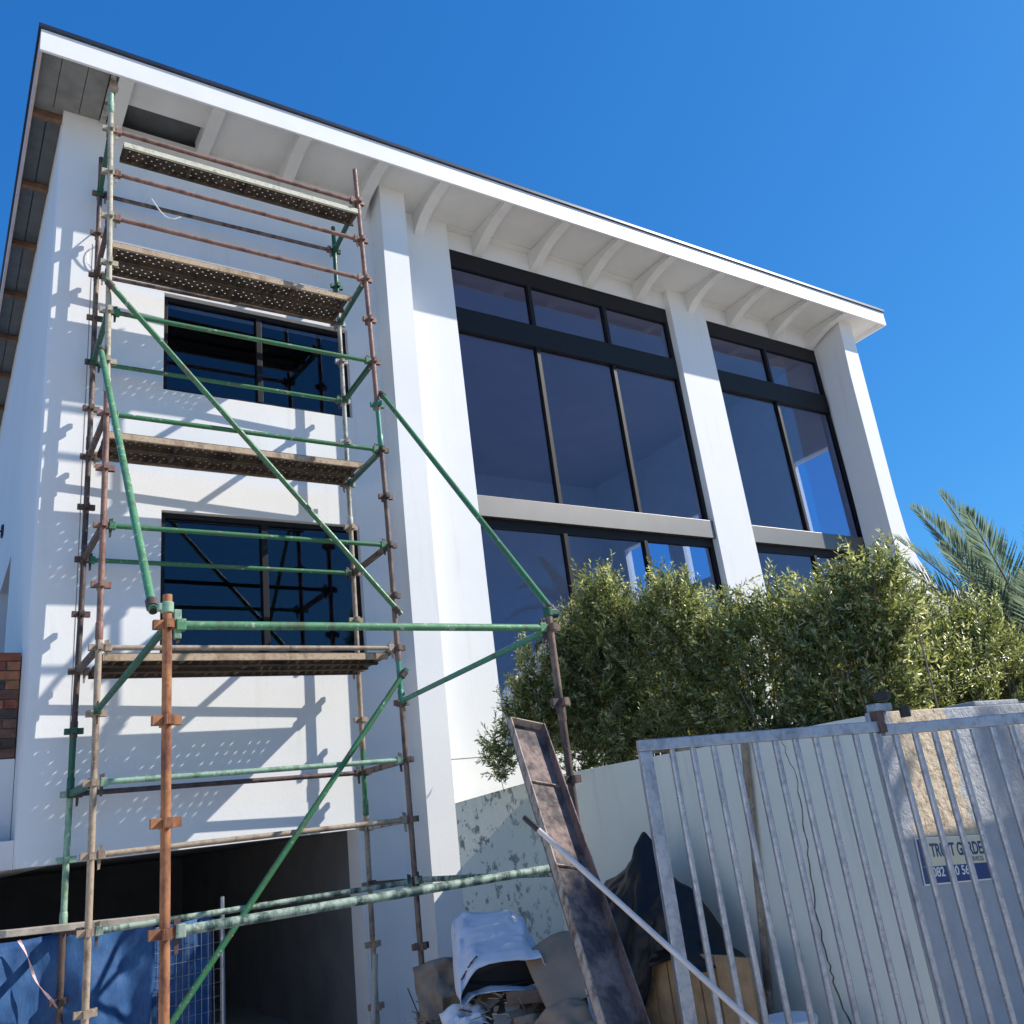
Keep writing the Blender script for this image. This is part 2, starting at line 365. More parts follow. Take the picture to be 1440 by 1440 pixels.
# roof, fascia, soffit, rafters
MB().box(-.69, 12.82, .265, 12.2, 8.678, 8.725).build('roof', 'roof', house, bevel=.004)
MB().box(-.64, 12.77, .325, 12.1, 8.615, 8.675).build('roof_deck', 'sheet', house)
MB().box(-.667, 12.80, .29, .32, 8.414, 8.675).build('fascia', 'fascia', house, bevel=.003)
MB().box(-.667, -.642, .323, 12.1, 8.414, 8.675).build('bargeboard', 'pinkish', house)
MB().box(12.772, 12.80, .323, 12.1, 8.414, 8.675).build('bargeboard', 'fascia', house)
RX = [.13, 1.06, 2.02, 2.99, 3.82, 4.77, 5.71, 6.68, 7.67, 8.70, 9.71, 10.76, 11.72]
for i, x in enumerate(RX):
    if i < 2: prof = [(.323, 8.414), (1.098, 8.414), (1.098, 8.61), (.323, 8.61)]
    elif B1[0] < x < B1[1] or B2[0] < x < B2[1] - .1: prof = [(.323, 8.414), (.58, 8.404), (.76, 8.37), (.90, 8.325), (1.03, 8.268), (1.13, 8.222), (1.203, 8.194), (1.203, 8.496), (.323, 8.496)]
    else: prof = [(.323, 8.414), (.58, 8.404), (.76, 8.37), (.90, 8.325), (1.02, 8.25), (1.098, 8.165), (1.098, 8.61), (.323, 8.61)]
    MB().prism(prof, 'x', x - .068, x + .068).build('rafter', 'soffit', house)
def spanel(x0, x1, y0=.323, y1=1.098, z=8.50, m='soffit', t=.012, name='soffit_panel'):
    return MB().box(x0, x1, y0, y1, z, z + t).build(name, m, house)
for a, b in ((-.638, -.462), (-.455, -.222), (-.215, -.02)): spanel(a, b, m='fibre')
MB().box(-.01, .045, .36, 1.09, 8.475, 8.497).build('soffit_offcut', 'white_grey', house)
MB().box(-.01, .073, .46, .54, 8.41, 8.498).build('nailing_block', 'greywood', house)
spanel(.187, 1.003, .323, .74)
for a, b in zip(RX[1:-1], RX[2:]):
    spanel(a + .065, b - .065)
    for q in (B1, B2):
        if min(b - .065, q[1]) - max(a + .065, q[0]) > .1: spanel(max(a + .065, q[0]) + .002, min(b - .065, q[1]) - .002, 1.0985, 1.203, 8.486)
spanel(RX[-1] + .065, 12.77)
spanel(12.32, 12.77, 1.1, 12.0)
# gable overhang: sheets and purlins
for k in range(10):
    y = 1.22 + 1.185 * k
    MB().box(-.638, -.362, y - .035, y + .035, 8.43, 8.50).build('purlin', 'purlin', house)
    for a, b in ((-.638, -.505), (-.495, -.362)):
        MB().box(a, b, y + .036, min(y + 1.149, 12), 8.505, 8.52).build('gable_sheet', 'sheet', house)
MB().box(-.638, -.362, 1.10, 1.184, 8.505, 8.52).build('gable_sheet', 'fibre', house)

# glazed openings
def window(x0, x1, z0, z1, y, mull, rows, fr=.05, header=0., bands=(), name='window', lab=None):
    """rows: list of (z0, z1) glass rows; bands: dark full width bars"""
    t = MB(); yf, yb = y - .035, y + .035
    wn = MB().box(x0 + .002, x0 + fr, yf, yb, z0 + .002, z1 - .002).box(x1 - fr, x1 - .002, yf, yb, z0 + .002, z1 - .002)
    wn.box(x0 + fr, x1 - fr, yf, yb, z0 + .002, z0 + fr).box(x0 + fr, x1 - fr, yf - .002, yb, z1 - max(fr, header), z1 - .002)
    root = wn.build(name, 'charcoal', house, bevel=.002, label=lab)
    for b0, b1, dy in bands: MB().box(x0 + fr, x1 - fr, yf - dy, yb - .001, b0, b1).build('transom', 'charcoal', root, bevel=.003)
    xs = [x0 + fr] + [v for m_ in mull for v in (m_ - .03, m_ + .03)] + [x1 - fr]
    for a, b in rows:
        for m_ in mull: MB().box(m_ - .03, m_ + .03, yf - .012, yb - .002, a, b).build('mullion', 'charcoal', root, bevel=.003)
        for k in range(0, len(xs), 2):
            MB().box(xs[k] - .002, xs[k + 1] + .002, y - .003, y + .003, a - .002, b + .002).build('pane', 'glass', root)
    return root
window(*W1, 1.20, [1.69], [(W1[2] + .05, W1[3] - .05)], lab='upper small dark window behind the scaffold')
window(*W2, 1.20, [1.69], [(W2[2] + .05, W2[3] - .05)], lab='lower small dark window behind the scaffold')
for x0, x1, z0, z1, mu in ((*B1, (5.58, 6.93)), (*B2, (10.45,))):
    window(x0, x1, z0, z1, 1.24, mu, [(1.60, 4.22), (4.60, 6.93), (7.27, z1 - .26)], fr=.06, header=.26, bands=((6.93, 7.27, .03), (4.22, 4.33, 0.)),
           lab='tall double-height window left of the middle pier' if mu[0] < 6 else 'tall double-height window right of the middle pier')
    MB().box(x0 + .004, x1 - .004, 1.13, 1.20, 4.331, 4.598).build('spandrel_panel', 'spandrel', house, bevel=.004)
    MB().box(x0 + .062, x1 - .062, 1.201, 1.27, 4.331, 4.598).build('spandrel_backing', 'charcoal', house)

# rooms behind the glass
def room(x0, x1, y0, y1, z0, z1, wallm, ceilm, t=.12, right=()):
    MB().box(x0 - t, x1 + t, y0, y1 + t, z0 - t, z0).build('room_floor', wallm, house)
    MB().box(x0 - t, x1 + t, y0, y1 + t, z1, z1 + t).build('room_ceiling', ceilm, house)
    MB().box(x0 - t, x0, y0, y1, z0, z1).build('partition_wall', wallm, house)
    MB().box(x0 - t, x1 + t, y1, y1 + t, z0 + .001, z1 - .001).build('partition_wall', wallm, house)
    wall_holes(MB(), 'x', y0, y1, z0, z1, list(right), x1, x1 + t).build('partition_wall', wallm, house)
RH = [(1.46, 2.42, 4.55, 6.52), (4.2, 5.5, 5.0, 6.45), (5.8, 7.3, 5.0, 6.45)]
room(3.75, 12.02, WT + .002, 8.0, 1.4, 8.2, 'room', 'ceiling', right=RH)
for h in RH:
    f = MB()
    f.box(11.98, 12.17, h[0] - .001, h[0] + .06, h[2], h[3]).box(11.98, 12.17, h[1] - .06, h[1] + .001, h[2], h[3])
    f.box(11.98, 12.17, h[0] + .06, h[1] - .06, h[3] - .06, h[3]).box(11.98, 12.17, h[0] + .06, h[1] - .06, h[2], h[2] + .05)
    r = f.build('side_window_frame', 'jamb', house)
    MB().box(12.07, 12.076, h[0] + .055, h[1] - .055, h[2] + .045, h[3] - .055).build('pane', 'clear', r)
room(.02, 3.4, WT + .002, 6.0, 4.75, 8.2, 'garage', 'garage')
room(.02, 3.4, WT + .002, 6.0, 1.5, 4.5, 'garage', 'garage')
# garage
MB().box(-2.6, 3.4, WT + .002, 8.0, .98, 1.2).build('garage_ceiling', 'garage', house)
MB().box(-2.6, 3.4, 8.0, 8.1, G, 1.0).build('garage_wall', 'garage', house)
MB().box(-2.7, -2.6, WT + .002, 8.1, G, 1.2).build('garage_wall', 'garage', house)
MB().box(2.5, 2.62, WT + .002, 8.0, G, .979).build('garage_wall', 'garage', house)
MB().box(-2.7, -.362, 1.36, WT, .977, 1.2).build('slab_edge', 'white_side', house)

# low annex wall against the side wall: plaster below, bare brick above, each brick a piece
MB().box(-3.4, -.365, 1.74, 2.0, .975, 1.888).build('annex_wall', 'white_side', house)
bi = MB().box(-3.4, -.368, 1.775, 2.0, 1.892, 2.81).build('brick_wall', 'garage', house, label='unplastered dark red brick wall beside the white corner')
row = 0; z = 1.90
while z < 2.77:
    x = -.37 + (.115 if row % 2 else 0)
    while x > -1.9:
        x1, x0 = min(x, -.372), max(x - .22, -2.0)
        if x1 - x0 > .05:
            MB().box(x0, x1, 1.752 + random.uniform(-.006, .006), 1.774, z, z + .073).build('brick', random.choice(BRK), bi)
        x -= .232
    z += .085; row += 1

# side wall lamp
wl = thing('wall_light', 'small black wall light on the shaded side wall', 'wall light', (-.36, 5.96, 5.4))
MB().box(-.39, -.362, 5.90, 6.02, 5.36, 5.52).build('back_plate', 'darkrubber', wl)
MB().tube([(-.45, 5.96, 5.36), (-.45, 5.96, 5.52)], .045, 12).build('lamp_body', 'darkrubber', wl, smooth=True)
MB().box(-.45, -.39, 5.95, 5.97, 5.43, 5.45).build('bracket', 'darkrubber', wl)

# ------------------------------------------------------------------ scaffold
SD = .857                                            # depth between front and rear standards
def lerp(tab, z):
    if z <= tab[0][0]: return tab[0][1]
    for (a, b), (c, d) in zip(tab, tab[1:]):
        if z <= c: return b + (d - b) * (z - a) / (c - a)
    return tab[-1][1]
PX = {'FL': [(0, .01), (4, .01), (6, -.02), (7.8, -.06)], 'FR': [(0, 2.51), (4, 2.51), (6, 2.48), (7.8, 2.44)],
      'RL': [(1, -.03), (3, 0), (5, .01), (8, .005)], 'RR': [(-.8, 2.475), (1, 2.49), (3, 2.51), (5.5, 2.53), (8, 2.53)],
      'E': [(0, -.02), (2.2, -.025)], 'F': [(0, 2.44), (2.2, 2.44)]}
PY = {'FL': 0., 'FR': 0., 'RL': [(0, .925), (8, .972)], 'RR': .885, 'E': -2.445, 'F': -2.465}
def at(post, z, dx=0, dy=0): return Vector((lerp(PX[post], z) + dx, (lerp(PY[post], z) if isinstance(PY[post], list) else PY[post]) + dy, z))

sc = thing('scaffold_tower', 'tall green and rusty tube scaffold tower standing against the white house front', 'scaffold', (1.25, 0, G))
R0 = .0242
def vpress_mesh():
    b = MB()
    for sx_, sy_ in ((1, 0), (-1, 0), (0, 1), (0, -1)):
        if sx_: b.box(*sorted((sx_ * .02, sx_ * .072)), -.018, -.011, -.024, .024).box(*sorted((sx_ * .02, sx_ * .072)), .011, .018, -.024, .024).box(*sorted((sx_ * .066, sx_ * .073)), -.0105, .0105, -.024, .024)
        else: b.box(-.018, -.011, *sorted((sy_ * .02, sy_ * .072)), -.026, .022).box(.011, .018, *sorted((sy_ * .02, sy_ * .072)), -.026, .022).box(-.0105, .0105, *sorted((sy_ * .066, sy_ * .073)), -.026, .022)
    me = bpy.data.meshes.new('wedge_socket'); me.from_pydata(b.v, [], b.f)
    return me
VP = {}
def vpress(m):
    if m not in VP:
        me = vpress_mesh(); me.materials.append(M[m]); VP[m] = me
    return VP[m]
def standard(post, segs, ks, phase=0.):
    """segs: (z0, z1, material) tube lengths, sleeved into each other"""
    parts = []
    for z0, z1, m in segs:
        n = max(2, int((z1 - z0) / .5) + 1)
        pts = [at(post, z0 + (z1 - z0) * k / (n - 1)) for k in range(n)]
        o = MB().tube(pts, R0, 14).build('standard', m, sc, smooth=True)
        parts.append((z0, z1, o, m))
    for a, b in zip(segs, segs[1:]):
        z = a[1]; MB().tube([at(post, z - .07), at(post, z - .062), at(post, z + .062), at(post, z + .07)], [R0 + .001, R0 + .005, R0 + .005, R0 + .001], 14).build('joint_sleeve', b[2], parts[0][2], smooth=True)
    for z in ks:
        own = next((p for p in parts if p[0] <= z <= p[1]), parts[-1])
        o = bpy.data.objects.new('wedge_socket', vpress(own[3])); COL.objects.link(o); o.parent = own[2]
        o.location = at(post, z) - wloc(own[2]); o.rotation_euler = (0, 0, random.uniform(-.06, .06))
K = lambda k: .495 * k - .005
standard('FL', [(G, 2.6, 'tan'), (2.6, 4.72, 'rustpink'), (4.72, 7.68, 'khaki'), (7.68, 7.85, 'pgreen')], [K(k) for k in range(-1, 16)])
# give the middle of the left front post its red oxide look
standard('FR', [(G, 2.02, 'brown'), (2.02, 2.42, 'teal'), (2.42, 4.55, 'brown'), (4.55, 4.95, 'teal'), (4.95, 7.86, 'rustpink')], [K(k) for k in range(-1, 16)])
standard('RL', [(G, .55, 'darkrust'), (.55, 1.55, 'pgreen'), (1.55, 2.0, 'dgreen'), (2.0, 4.6, 'darkrust'), (4.6, 7.9, 'brown')], [K(k) + .01 for k in range(-1, 16)])
standard('RR', [(G, 1.15, 'tan'), (1.15, 1.75, 'green'), (1.75, 4.0, 'tan'), (4.0, 6.9, 'white_grey'), (6.9, 7.75, 'dgreen')], [K(k) - .01 for k in range(-1, 16)])
standard('E', [(G, 2.2, 'rust')], [2.035, 1.54, 1.045, .55, .055, -.44])
standard('F', [(G, 1.5, 'darkrust'), (1.5, 2.14, 'brown')], [2.05, 1.55, 1.06, .565, .07, -.42])

def ledger(p0, p1, m, name='ledger', r=.0215, wedge=True, off=.075):
    p0 = Vector(p0); p1 = Vector(p1); d = (p1 - p0).normalized()
    a, b = p0 + d * off, p1 - d * off
    o = MB().tube([a, b], r, 12).build(name, m, sc, smooth=True)
    for p, s in ((p0, 1), (p1, -1)):
        q = p + d * s * .058
        e = MB().beam(q - d * s * .016, q + d * s * .034, .05, .062)
        e.build('end_clamp', m, o, bevel=.004)
        if wedge:
            side = d.cross(Vector((0, 0, 1))).normalized() * .004
            MB().prism([(-.012, .055), (.014, .06), (.006, -.10), (-.008, -.10)], 'y', -.005, .005)
            v = []
            for yy in (-.006, .006):
                for (t, h) in ((-.014, .055), (.018, .065), (.006, -.095), (-.010, -.10)):
                    v.append(p + d * s * (.054 + t) + Vector((0, 0, h)) + d.cross(Vector((0, 0, 1))).normalized() * yy)
            MB().add(v, [(0, 1, 2, 3), (7, 6, 5, 4), (0, 4, 5, 1), (1, 5, 6, 2), (2, 6, 7, 3), (3, 7, 4, 0)]).build('wedge', 'tan' if m in ('tan', 'rustpink', 'brown', 'khaki') else 'darkrust', o)
    return o
for k, m in ((15, 'rustpink'), (14, 'rustpink'), (13, 'rustpink'), (11, 'green'), (9, 'green'), (7, 'green'), (5, 'tan'), (3, 'pgreen'), (2, 'tan'), (1, 'mottled')):
    ledger(at('FL', K(k)), at('FR', K(k)), m)
for k, m in ((15, 'brown'), (13, 'brown'), (11, 'green'), (9, 'brown'), (7, 'green'), (5, 'brown'), (3, 'darkrust')):
    ledger(at('RL', K(k) + .01), at('RR', K(k) - .01), m)
def transom(a, b, m):
    d = (b - a).normalized(); o = MB().beam(a + d * .05, b - d * .05, .042, .05).build('transom_bar', m, sc, bevel=.004)
    for q in (a + d * .03, b - d * .075): MB().beam(q, q + d * .045, .06, .07).build('end_clamp', m, o)
for k in (15, 13, 11, 9, 7, 5, 3):
    transom(at('FL', K(k)), at('RL', K(k) + .01), 'dgreen' if k in (15, 11, 3) else 'darkrust')
    transom(at('FR', K(k)), at('RR', K(k) - .01), 'dgreen' if k in (15, 13, 9, 11) else 'brown')
transom(at('FR', K(2)), at('RR', K(2) - .01), 'white_grey')
transom(at('FL', K(1)), at('RL', K(1) + .01), 'darkrust')
transom(at('FR', K(1)), at('RR', K(1) - .01), 'darkrust')
# outrigger bay
ledger(at('E', 2.035), at('F', 2.05), 'mid', r=R0)
ledger(at('E', .55), at('F', .56), 'mottled', r=R0)
ledger(at('F', 2.045), at('FR', 1.99), 'teal')
ledger(at('E', 2.035), at('FL', 1.99), 'dgreen')
ledger(at('F', .51), at('FR', .50), 'mottled')
def brace(p0, p1, m, extra=.06):
    p0 = Vector(p0); p1 = Vector(p1); d = (p1 - p0).normalized()
    o = MB().tube([p0 - d * extra, p1 + d * extra], R0, 12).build('brace', m, sc, smooth=True)
    # black discs paint shaded bores on capped ends, swivel couplers at the posts
    for p, s in ((p0 - d * extra, -1), (p1 + d * extra, 1)):
        MB().tube([p + d * s * .0004, p + d * s * .0012], R0 * .8, 12).build('bore_shade', 'darkrubber', o)
    for p in (p0, p1):
        MB().tube([p - d * .03, p + d * .03], R0 + .009, 10).build('coupler', 'darkrust' if m != 'teal' else 'teal', o, smooth=True)
brace(at('FL', 5.68, 0, -.055), at('FR', 2.82, 0, -.055), 'green')
brace(at('FR', 2.22, .01, -.055), (.02, -.055, -.80), 'green')
brace(at('FR', 5.06, .055, -.02), at('F', 2.19, .08, .06), 'green')
brace(at('FL', 5.03, -.055, -.02), at('E', 2.17, -.06, .09), 'mid')
for post, dx, z in (('F', .045, 2.16), ('E', -.02, 2.13)):
    MB().tube([at(post, z - .03), at(post, z + .03)], R0 + .009, 10).box(*(lambda c: (c.x - .03 + dx, c.x + .03 + dx, c.y - .02, c.y + .02, z - .02, z + .02))(at(post, z))).build('coupler', 'pgreen' if post == 'E' else 'dgreen', sc, bevel=.006)
b_ = at('E', 1.99); MB().box(b_.x + .03, b_.x + .07, b_.y - .015, b_.y + .015, 1.96, 2.12).build('coupler', 'pgreen', sc, bevel=.006)

# scaffold boards: perforated steel planks lying on the transoms
def board_mesh(Lx, wy, rows=5, pitch=.042, hole=.018):
    b = MB(); n = int((Lx - .06) / pitch); x0 = -n * pitch / 2; ry = wy / rows
    X = [-Lx / 2] + [v for k in range(n) for v in (x0 + k * pitch + pitch / 2 - hole / 2, x0 + k * pitch + pitch / 2 + hole / 2)] + [Lx / 2]
    Y = [-wy / 2] + [v for k in range(rows) for v in (-wy / 2 + ry * (k + .5) - hole / 2, -wy / 2 + ry * (k + .5) + hole / 2)] + [wy / 2]
    idx = {}
    def vid(i, j):
        if (i, j) not in idx: idx[(i, j)] = len(b.v); b.v.append((X[i], Y[j], 0))
        return idx[(i, j)]
    for i in range(len(X) - 1):
        if i % 2 == 0:
            for j in range(len(Y) - 1): b.f.append((vid(i, j), vid(i + 1, j), vid(i + 1, j + 1), vid(i, j + 1)))
        else:
            for j in range(len(Y) - 1):
                stagger = ((i // 2) % 12 == 11)                # plain strip over each stiffener
                if j % 2 == 0 or stagger or (i // 2 + j // 2) % 2: b.f.append((vid(i, j), vid(i + 1, j), vid(i + 1, j + 1), vid(i, j + 1)))
    t = .0015; ndeck = len(b.f)
    for s in (-1, 1):
        y = s * wy / 2
        b.box(-Lx / 2, Lx / 2, min(y, y - s * t * 2), max(y, y - s * t * 2), -.055, -.0048)
        b.box(-Lx / 2, Lx / 2, min(y - s * t * 2, y - s * .02), max(y - s * t * 2, y - s * .02), -.055, -.052)
    for k in range(5):
        x = -Lx / 2 + .04 + (Lx - .08) * k / 4; b.box(x - .012, x + .012, -wy / 2 + .004, wy / 2 - .004, -.040, -.0050)
    me = bpy.data.meshes.new('scaffold_board'); me.from_pydata(b.v, [], b.f); return me, [1] * ndeck + [0] * 12 + [1] * 12 + [1] * 30
bmesh1, BMI = board_mesh(2.40, .228)
LV = ((15, (.10,), 'topmost'), (13, (.468, .705), 'second'), (9, (.468, .705), 'third'), (5, (.225, .465, .705), 'lowest'))
for k, ys, nm in LV:
    for q, y in enumerate(ys):
        me = bmesh1.copy(); me.materials.append(M['board'] if k != 15 else M['lime']); me.materials.append(M['deck'])
        me.polygons.foreach_set('material_index', BMI if q == 0 else [1] * len(BMI))  # outer lip coloured pale as sunlit, deck and inner lips dark as shaded
        o = bpy.data.objects.new('scaffold_board', me); COL.objects.link(o)
        o.location = (1.262 + random.uniform(-.01, .01), y, K(k) + {15: -.105, 5: -.022}.get(k, .006) + random.uniform(0, .003)); o.rotation_euler = (0, 0, random.uniform(-.003, .003))
        md = o.modifiers.new('thick', 'SOLIDIFY'); md.thickness = .0075; md.offset = 0
        pos = {'topmost': 'perforated steel board alone on the topmost lift under the eave'}.get(nm) or 'perforated steel scaffold board on the %s lift, %s side' % (
            {'second': 'lift above the upper small window', 'third': 'lift between the two small windows', 'lowest': 'lift below the lower small window'}[nm].replace('lift ', '', 0), (('outer', 'middle', 'wall') if k == 5 else ('outer', 'wall'))[q])
        pos = pos.replace('on the lift above', 'above').replace('on the lift between', 'between').replace('on the lift below', 'below').replace(' lift,', ',')
        tag(o, pos, 'scaffold board', 'perforated boards on the scaffold lifts')

# plank resting across the bottom of the scaffold
pl = MB().beam((-1.6, .42, .60), (.57, .42, .50), .21, .045)
tag(pl.build('timber_plank', 'greywood', None, bevel=.004), 'grey timber plank lying across the foot of the scaffold above the blue net', 'plank')

# loose white cable on the wall
pts = [(.44, .925, 7.46), (.45, .85, 7.44), (.47, .77, 7.38), (.51, .75, 7.30), (.56, .75, 7.23), (.62, .75, 7.18), (.69, .75, 7.18), (.76, .75, 7.23)]
tag(MB().tube(pts, .007, 6).build('cable', 'cable', None, smooth=True), 'short white cable end curling from the upper scaffold rail', 'cable')
pts = [(.06 + .13 * math.cos(a), 1.085, 6.72 + .17 * math.sin(a)) for a in [1.2 + .35 * k for k in range(11)]]
tag(MB().tube(pts, .004, 6).build('cable', 'galv', None, smooth=True), 'thin grey wire loop hanging on the wall near its left corner', 'cable')

# ------------------------------------------------------------------ mesh fence and blue net under the slab
fn = thing('mesh_fence', 'silver wire mesh fence panel across the dark garage opening', 'fence', (.6, 1.0, G))
for x, zt in ((1.19, .56), (.62, .43), (-1.4, .45)):
    MB().tube([(x, 1.0, G), (x, 1.0, zt)], .017, 10).build('post', 'galv', fn, smooth=True)
wm = MB()
z = -.80
while z < .36: wm.tube([(-1.4, 1.0, z), (.0, 1.0 + random.uniform(-.01, .01), z), (1.19, 1.0, z + .015)], .0022, 4); z += .1
x = -1.38
while x < 1.18: wm.tube([(x, 1.0, -.82), (x + random.uniform(-.006, .006), 1.0, .40)], .002, 4); x += .05
o = wm.build('wire_mesh', 'galv', fn); o['kind'] = 'stuff'
def cloth(name, m, fn_, nu, nv, parent=None, thick=.004):
    b = MB()
    for i in range(nu + 1):
        for j in range(nv + 1): b.v.append(tuple(fn_(i / nu, j / nv)))
    for i in range(nu):
        for j in range(nv): b.f.append((i * (nv + 1) + j, (i + 1) * (nv + 1) + j, (i + 1) * (nv + 1) + j + 1, i * (nv + 1) + j + 1))
    return b.build(name, m, parent, smooth=True, fix=False, solid=thick)
def fnet(u, v):
    x = -1.5 + 2.13 * u; top = .50 - .03 * u + .02 * math.sin(9 * u)
    z = top - v * 1.3
    y = .94 - .06 * noise.noise((x * 3, z * 1.6, 0)) - .03 * noise.noise((x * 9, z * 5, 2)) - .03 * math.sin(x * 11 + z * 2) * (.4 + v) - .05 * v
    x += .05 * math.sin(z * 4) * v if u > .8 else 0
    return x, y, z
tag(cloth('shade_net', 'net', fnet, 70, 24), 'blue shade net draped over the mesh fence at lower left', 'shade net')
def fnet2(u, v):
    x = .66 + .46 * u; z = .40 + .02 * u - v * 1.2
    return x - .12 * v * (1 - u), 1.06 + .02 * math.sin(x * 25 + z * 3), z
tag(cloth('shade_net', 'net', fnet2, 26, 20), 'narrow strip of blue net hanging behind the bare wire mesh', 'shade net')
tp = []
for k in range(15):
    t = k / 14; tp.append((-.33 + .27 * t + .01 * math.sin(t * 9), .86 - .03 * t, .47 - .50 * t - .04 * math.sin(t * 3.1)))
b = MB()
for k, p in enumerate(tp):
    a = k * .55; b.v += [(p[0] - .011 * math.cos(a), p[1] - .01 * math.sin(a), p[2]), (p[0] + .011 * math.cos(a), p[1] + .01 * math.sin(a), p[2] + .004)]
b.f = [(2 * k, 2 * k + 1, 2 * k + 3, 2 * k + 2) for k in range(14)]
tag(b.build('barrier_tape', 'twine', None, fix=False, solid=.001), 'twisted pink and white barrier tape hanging in front of the blue net', 'tape')

# ------------------------------------------------------------------ boundary wall and street wall
WP = [(3.385, .795, 1.10), (4.25, .42, 1.245), (4.20, .05, 1.24), (3.97, -1.39, 1.222), (3.76, -2.72, 1.20), (3.60, -3.69, 1.19), (3.567, -3.90, 1.185)]
def wallx(y): return lerp([(p[1], p[0]) for p in reversed(WP)], y) if y < .42 else 4.25
b = MB(); BK = [(3.5, 1.095), (4.47, .60), (4.42, .05), (4.19, -1.39), (3.98, -2.72), (3.82, -3.69), (3.79, -3.90)]
for (x, y, zt), (bx_, by_) in zip(WP, BK): b.v += [(x, y, G), (x, y, zt), (bx_, by_, zt), (bx_, by_, G)]
for k in range(len(WP) - 1):
    a = 4 * k
    for e in range(4): b.f.append((a + e, a + 4 + e, a + 4 + (e + 1) % 4, a + (e + 1) % 4))
b.f += [(0, 1, 2, 3), tuple(reversed([4 * (len(WP) - 1) + e for e in range(4)]))]
bw = tag(b.build('boundary_wall', 'boundary', None), 'pale green painted garden wall with painted flecks of lump shadow near the house and a long crack', 'wall')
ck = MB(); C0_ = [(-3.13, 1.195), (-3.16, 1.10), (-3.21, .92), (-3.19, .66), (-3.17, .44), (-3.12, .11), (-3.14, -.17), (-3.15, -.32), (-3.21, -.5), (-3.24, -.84)]
cp = []
for (y0, z0), (y1, z1) in zip(C0_, C0_[1:]):
    for k in range(5):
        t = k / 5; yy = y0 + (y1 - y0) * t + random.uniform(-.011, .011); cp.append((wallx(yy) - .0015, yy, z0 + (z1 - z0) * t))
for k, (a, b_) in enumerate(zip(cp, cp[1:])):
    wdt = .0012 + .00013 * k + random.uniform(-.0006, .0014); n = len(ck.v)
    ck.v += [(a[0], a[1] - wdt, a[2]), (a[0], a[1] + wdt, a[2]), (b_[0], b_[1] + wdt, b_[2]), (b_[0], b_[1] - wdt, b_[2])]; ck.f.append((n, n + 1, n + 2, n + 3))
ck.build('crack', 'crack', bw, fix=False, solid=.002)
stw = MB().box(3.566, 9, -3.93, -3.9005, G, 1.20).box(3.795, 9, -3.90, -3.70, G, 1.20)
for k in range(7): stw.box(4.75 + k * .9, 5.3 + k * .9, -3.90, -3.70, 1.20, 1.235)
stw = tag(stw.build('street_wall', 'street', None, bevel=.008), 'grey street wall with a rough cream plaster patch behind the gate bars', 'wall')
# unseen wall added to cast the shade on the lower street wall
nw = MB().box(5.52, 9.0, -5.1, -4.9, G, 2.05)
tag(nw.build('added_unseen_wall', 'street', None, bevel=.01), 'tall grey wall added out of view to shade the street wall', 'wall')
MB().box(5.47, 9.05, -5.14, -4.86, 2.052, 2.14).build('coping', 'concrete', bpy.data.objects['added_unseen_wall'], bevel=.01)

# sign on the street wall
sg = thing('notice_sign', 'cream and blue garden service sign with phone number on the street wall', 'sign', (4.03, -3.935, .34))
sg.rotation_euler = (0, math.radians(4.6), 0)
def flat(o_name, m, x0, x1, z0, z1, y, t=.004):
    mb = MB().box(x0, x1, y - t, y, z0, z1); me = bpy.data.meshes.new(o_name); me.from_pydata(mb.v, [], mb.f); me.materials.append(M[m])
    o = bpy.data.objects.new(o_name, me); COL.objects.link(o); o.parent = sg; return o
flat('backing_board', 'sign_white', -.35, .35, -.125, .125, 0.0)
flat('cream_panel', 'sign_cream', -.342, .342, -.028, .117, -.0045, .001)
flat('blue_band', 'sign_blue', -.342, .342, -.117, -.029, -.0045, .001)
lm_ = MB().prism([(-.342, .117), (-.255, .117), (-.28, .06), (-.25, .03), (-.30, -.025), (-.342, -.028)], 'y', -.0075, -.006)
me = bpy.data.meshes.new('logo_shape'); me.from_pydata(lm_.v, [], lm_.f); me.materials.append(M['sign_blue']); o = bpy.data.objects.new('logo_shape', me); COL.objects.link(o); o.parent = sg
def text(s, x, z, size, m, parent, y=-.0062, sxx=1.0, bold=.0):
    cu = bpy.data.curves.new('lettering', 'FONT'); cu.body = s; cu.size = size; cu.extrude = .0006; cu.offset = bold
    cu.materials.append(M[m]); o = bpy.data.objects.new('lettering', cu); COL.objects.link(o); o.parent = parent
    o.location = (x, y, z); o.rotation_euler = (math.pi / 2, 0, 0); o.scale = (sxx, 1, 1)
    me = bpy.data.meshes.new_from_object(o.evaluated_get(bpy.context.evaluated_depsgraph_get())); me.name = 'lettering'
    q = bpy.data.objects.new('lettering', me); q.location = o.location; q.rotation_euler = o.rotation_euler; q.scale = o.scale; bpy.data.objects.remove(o)
    COL.objects.link(q); q.name = 'lettering'; q.parent = parent; return q
text('TRUST GARDEN', -.235, .022, .098, 'sign_blue', sg, sxx=.80, bold=.0025)
text('SERVICES', .12, -.016, .036, 'sign_blue', sg)
text('082 100 566', -.26, -.083, .070, 'sign_white', sg, sxx=1.12, bold=.001)

